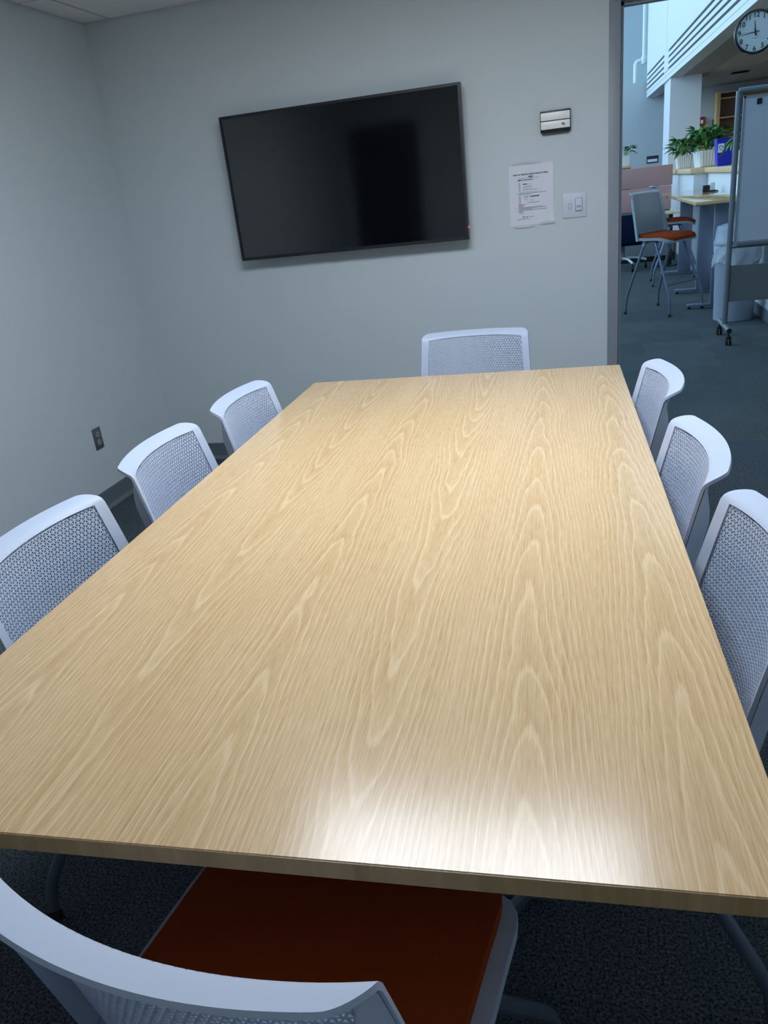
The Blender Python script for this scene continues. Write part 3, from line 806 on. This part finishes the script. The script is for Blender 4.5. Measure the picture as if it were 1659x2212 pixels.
# small side table top by the booth end
sd = thing('side_table', 'small oak side table beside the pink booth end', 'table', (1.22, 12.75, 0))
bx('table_top', (-0.16, 0.16, -0.2, 0.2, 0.73, 0.76), 'oak_ledge', sd, bev=0.003)
bm = bmesh.new(); tube(bm, [(0.06, 0.0, 0.02), (0.06, 0, 0.73)], 0.03, 12); finish('leg_column', bm, 'black_plastic', sd, smooth=40)
bm = bmesh.new(); lathe(bm, [(0.17, 0.0), (0.17, 0.012), (0.03, 0.024)], 24, origin=(0.0, 0, 0)); finish('base_plate', bm, 'black_plastic', sd, smooth=40)
# navy swivel chair
nv = thing('swivel_chair', 'navy lounge chair with pale star base on casters before the pink booth', 'chair', (0.60, 12.55, 0))
bx('backrest', (-0.30, 0.27, -0.32, -0.22, 0.40, 0.79), 'navy_fabric', nv, bev=0.03)
bx('seat', (-0.29, 0.26, -0.24, 0.30, 0.36, 0.48), 'navy_fabric', nv, bev=0.03)
bm = bmesh.new(); tube(bm, [(0, 0, 0.14), (0, 0, 0.37)], 0.03, 12); finish('stem', bm, 'grey_panel', nv, smooth=40)
for k in range(4):
    a = R(20+90*k); c_, s_ = math.cos(a), math.sin(a)
    bm = bmesh.new(); tube(bm, smooth_path([(0, 0, 0.17), (0.18*c_, 0.18*s_, 0.17), (0.36*c_, 0.36*s_, 0.12)], 0.06), 0.018, 10); ar = finish('base_arm', bm, 'pipe_white', nv, smooth=40)
    bm = bmesh.new(); lathe(bm, [(0.02, -0.018), (0.045, -0.014), (0.045, 0.014), (0.02, 0.018)], 16, axis='X', origin=(0.36*c_, 0.36*s_, 0.045)); box(bm, 0.36*c_-0.008, 0.36*c_+0.008, 0.36*s_-0.008, 0.36*s_+0.008, 0.05, 0.12)
    finish('caster', bm, 'black_plastic', nv, smooth=40)

# planters with leafy plants
LEAVES = []
for L_, W_, droop in ((0.15, 0.042, 0.05), (0.12, 0.05, 0.03), (0.18, 0.036, 0.09)):
    for mname in ('leaf_green', 'leaf_light'):
        bm = bmesh.new(); rr = []
        for i in range(7):
            t = i/6; wv = W_*math.sin(math.pi*min(1, t*0.92+0.06))**0.8*(1-0.35*t)
            z = -droop*t*t*1.4; y = L_*t
            rr.append([bm.verts.new((-wv, y, z+0.25*wv)), bm.verts.new((0, y, z)), bm.verts.new((wv, y, z+0.25*wv))])
        for a, b in zip(rr, rr[1:]):
            for m in range(2): bm.faces.new((a[m], a[m+1], b[m+1], b[m]))
        me = bpy.data.meshes.new('leaf'); bm.to_mesh(me); bm.free(); me.materials.append(MATS[mname])
        for p in me.polygons: p.use_smooth = True
        LEAVES.append(me)
def plant(label, loc, sx, sy, n, spread, hgt, rz=0.0):
    t = thing('potted_plant', label, 'plant', loc, rz, 'leafy plants in the lobby')
    bm = bmesh.new(); h = 0.19*hgt; N_ = 56; per = []
    def rr_pt(q, m, k, fl):
        u = (q/m)*4; e = int(u) % 4; t = (u-int(u))*2-1       # walk round a rectangle
        x, y = ((1, t), (-t, 1), (-1, -t), (t, -1))[e]
        cr = 1-0.06*max(0.0, abs(t)-0.8)/0.2                   # soft corners
        return x*sx*k*cr*(1+fl), y*sy*k*cr*(1+fl)
    rings = []
    for z, k in ((0, 0.82), (0.01, 0.85), (h, 1.0), (h, 0.93), (h-0.02, 0.92)):
        ring = []
        for q in range(N_*2):
            fl = 0.022 if (q % 4 < 2 and 0.005 < z) else 0.0
            x, y = rr_pt(q, N_*2, k, fl); ring.append(bm.verts.new((x, y, z)))
        rings.append(ring)
    m = N_*2
    for a, b in zip(rings, rings[1:]):
        for q in range(m): bm.faces.new((a[q], a[(q+1) % m], b[(q+1) % m], b[q]))
    bm.faces.new(rings[0][::-1]); bmesh.ops.recalc_face_normals(bm, faces=bm.faces)
    finish('planter', bm, 'planter_white', t)
    bm = bmesh.new(); box(bm, -sx*0.85, sx*0.85, -sy*0.85, sy*0.85, h*0.3, h-0.025); finish('soil', bm, 'soil', t)
    for k in range(n):
        bx0, by0 = random.uniform(-sx, sx)*0.7, random.uniform(-sy, sy)*0.7
        az = math.atan2(by0, bx0)+random.uniform(-1.2, 1.2); el = random.uniform(-0.30, 0.95)
        up = h + random.uniform(0.05, 0.24)*spread
        o = bpy.data.objects.new('leaf', random.choice(LEAVES[::2] if random.random() < 0.7 else LEAVES[1::2])); COL.objects.link(o); o.parent = t
        out = random.uniform(0.02, 0.13)*spread
        o.location = (bx0+math.cos(az)*out, by0+math.sin(az)*out, up)
        o.rotation_euler = (el, random.uniform(-0.5, 0.5), az-math.pi/2)
        s = random.uniform(0.55, 0.95)*spread**0.5; o.scale = (s, s, s)
        if up + s*(0.15*math.sin(el)-0.13*math.cos(el)) < 0.04: o.rotation_euler.x = abs(el)+0.45; o.location.z = max(up, h+0.06)
    for k in range(8):
        bx0, by0 = random.uniform(-sx, sx)*0.6, random.uniform(-sy, sy)*0.6
        bm = bmesh.new(); tube(bm, smooth_path([(bx0, by0, h-0.03), (bx0*1.2, by0*1.2, h+0.08), (bx0*1.7, by0*1.7, h+0.17*spread)], 0.03, 3), 0.003, 6)
        finish('stem', bm, 'leaf_green', t)
plant('leafy green plant in the smaller ribbed white planter on the oak ledge', (1.60, 14.3, 1.31), 0.12, 0.15, 120, 1.0, 1.0)
plant('large leafy green plant in the wide ribbed planter beside the blue bin', (1.70, 12.55, 1.312), 0.14, 0.36, 210, 1.15, 1.1)
plant('leafy green plant on the oak ledge partly hidden by the whiteboard', (1.745, 10.0, 1.31), 0.10, 0.16, 80, 0.9, 0.8)
# shelf behind the booth carrying another plant
bs = thing('low_bookcase', 'low dark bookcase with oak top behind the pink booth', 'bookcase', (0.0, 15.0, 0))
bx('bookcase_body', (-0.8, 0.82, -0.15, 0.2, 0, 1.41), 'shelf_dark', bs); bx('bookcase_top', (-0.82, 0.84, -0.17, 0.22, 1.41, 1.44), 'shelf_wood', bs)
plant('small leafy plant in a white pot on the bookcase behind the pink booth', (0.73, 15.0, 1.44), 0.085, 0.085, 30, 0.6, 0.9)
# blue bin with sticker
bb = thing('desk_bin', 'small blue recycling bin with a white label on the oak ledge', 'bin', (1.72, 11.22, 1.31))
bm = bmesh.new(); prof = ((0, 0.075, 0.095), (0.30, 0.10, 0.125), (0.305, 0.107, 0.132), (0.315, 0.107, 0.132), (0.315, 0.097, 0.122), (0.02, 0.07, 0.09)); rings = []
for z, hx, hy in prof:
    rings.append([bm.verts.new((x, y, z)) for x, y in ((-hx, -hy), (hx, -hy), (hx, hy), (-hx, hy))])
for a, b in zip(rings, rings[1:]):
    for k in range(4): bm.faces.new((a[k], a[(k+1) % 4], b[(k+1) % 4], b[k]))
bm.faces.new(rings[0][::-1]); bm.faces.new(rings[-1]); finish('bin_body', bm, 'bin_blue', bb)
lb = bx('label_sheet', (-0.085, -0.015, -0.1215, -0.1195, 0.155, 0.255), 'sticker', bb); lb.rotation_euler = (R(0), 0, 0)
bm = bmesh.new()
for k in range(3):
    a = R(90+120*k); p = [(-0.05+0.022*math.cos(a+q), -0.1225, 0.21+0.022*math.sin(a+q)) for q in (0, 0.5, 1.0, 1.5)]
    tube(bm, p, 0.004, 6)
finish('recycling_mark', bm, 'sticker_ink', lb)

# clock carried on an arm from the near column
CX, CYc, CZ, CR = 1.512, 8.55, 2.406, 0.172
ck = thing('wall_clock', 'round white clock with black rim and black numerals in the lobby', 'clock', (CX, CYc, CZ))
bm = bmesh.new(); lathe(bm, [(CR-0.012, 0.0), (CR, 0.004), (CR+0.006, -0.02), (CR+0.002, -0.045), (CR-0.010, -0.052), (CR-0.016, -0.046), (CR-0.017, -0.02)], 56, axis='Y'); finish('clock_rim', bm, 'clock_rim', ck, smooth=40)
bm = bmesh.new(); lathe(bm, [(CR-0.014, -0.022), (CR-0.014, -0.030)], 56, axis='Y'); finish('clock_face', bm, 'clock_face', ck)
for h in range(1, 13):
    a = R(90-30*h); r = CR*0.76
    text_mesh('numeral', str(h), 0.055, 'black_plastic', ck, (r*math.cos(a), -0.0308, r*math.sin(a)), bold=0.0008)
text_mesh('maker_mark', 'Quartz', 0.011, 'ink', ck, (0.0, -0.0308, -0.048)) if False else bx('maker_mark', (-0.018, 0.018, -0.0312, -0.030, -0.051, -0.047), 'ink_light', ck)
def hand(name, ang, ln, wd, y):
    a = R(90-ang); d = Vector((math.cos(a), 0, math.sin(a))); s = Vector((-math.sin(a), 0, math.cos(a)))
    bm = bmesh.new(); q = [d*(-0.03)-s*wd, d*ln-s*wd*0.35, d*ln+s*wd*0.35, d*(-0.03)+s*wd]
    lo = [bm.verts.new(v+Vector((0, y, 0))) for v in q]; hi = [bm.verts.new(v+Vector((0, y-0.0015, 0))) for v in q]
    bm.faces.new(lo); bm.faces.new(hi[::-1])
    for k in range(4): bm.faces.new((lo[k], lo[(k+1) % 4], hi[(k+1) % 4], hi[k]))
    bmesh.ops.recalc_face_normals(bm, faces=bm.faces); return finish(name, bm, 'black_plastic', ck)
hand('hour_hand', 353, CR*0.52, 0.0055, -0.033); hand('minute_hand', 264, CR*0.68, 0.004, -0.035)
hand('second_hand', 150, CR*0.3, 0.0015, -0.037)
bm = bmesh.new(); tube(bm, smooth_path([(0, 0.0, 0), (0, 0.06, 0), (1.82-CX, 0.06, 0)], 0.03), 0.012, 10); finish('bracket_arm', bm, 'black_plastic', ck, smooth=40)

# far wall fittings
sg = thing('room_sign', 'small dark and white room sign on the far lobby wall', 'sign', (1.505, 20.85, 1.46))
bx('sign_plate', (0, 0.26, -0.012, 0, 0, 0.155), 'sign_dark', sg); bx('name_strip', (0.02, 0.24, -0.014, -0.011, 0.025, 0.085), 'sticker', sg)
bm = bmesh.new(); tube(bm, smooth_path([(1.425, 21.2, 6.3), (1.425, 21.2, 3.66), (1.60, 21.2, 3.66)], 0.02), 0.045, 12); 
pp = thing('water_pipe', 'white pipe with elbow running up behind the far lobby partition', 'pipe', (0, 0, 0))
finish('riser_pipe', bm, 'pipe_white', pp, smooth=40)
bm = bmesh.new(); tube(bm, smooth_path([(1.425, 21.2, 3.66), (1.235, 21.2, 3.66), (1.235, 21.2, 0.02)], 0.12), 0.045, 12); finish('drop_pipe', bm, 'pipe_white', pp, smooth=40)
bm = bmesh.new(); lathe(bm, [(0.06, 3.58), (0.07, 3.60), (0.07, 3.72), (0.06, 3.74)], 16, origin=(1.425, 21.2, 0)); finish('pipe_tee', bm, 'pipe_white', pp, smooth=40)
fa = thing('fire_alarm', 'red fire alarm box on the lobby wall behind the column', 'alarm', (2.52, 20.0, 2.08))
bx('alarm_body', (0, 0.11, -0.06, 0, 0, 0.19), 'fire_red', fa, bev=0.008); bx('strobe', (0.03, 0.08, -0.075, -0.058, 0.06, 0.13), 'sticker', fa)
dr = bpy.data.objects.new('door_3', None); COL.objects.link(dr); struct(dr, 'tan wooden door at the back of the low lobby')
bx('door_leaf', (2.40, 2.72, 19.96, 20.0, 0, 2.12), 'door_tan', dr); bx('door_frame', (2.72, 2.79, 19.94, 20.0, 0, 2.2), 'frame_paint', dr)
bk_ = thing('bookshelf', 'tall oak-framed bookshelf at the back of the low lobby', 'bookshelf', (2.82, 19.98, 0))
bx('side_panel', (0, 0.07, -0.35, 0, 0, 2.7), 'shelf_wood', bk_); bx('side_panel', (1.3, 1.37, -0.35, 0, 0, 2.7), 'shelf_wood', bk_)
bx('back_board', (0.07, 1.3, -0.03, 0, 0, 2.7), 'shelf_dark', bk_)
for z in (0.4, 0.8, 1.2, 1.78, 2.18, 2.55, 2.66): bx('shelf', (0.07, 1.3, -0.34, -0.03, z, z+0.025), 'shelf_wood', bk_)
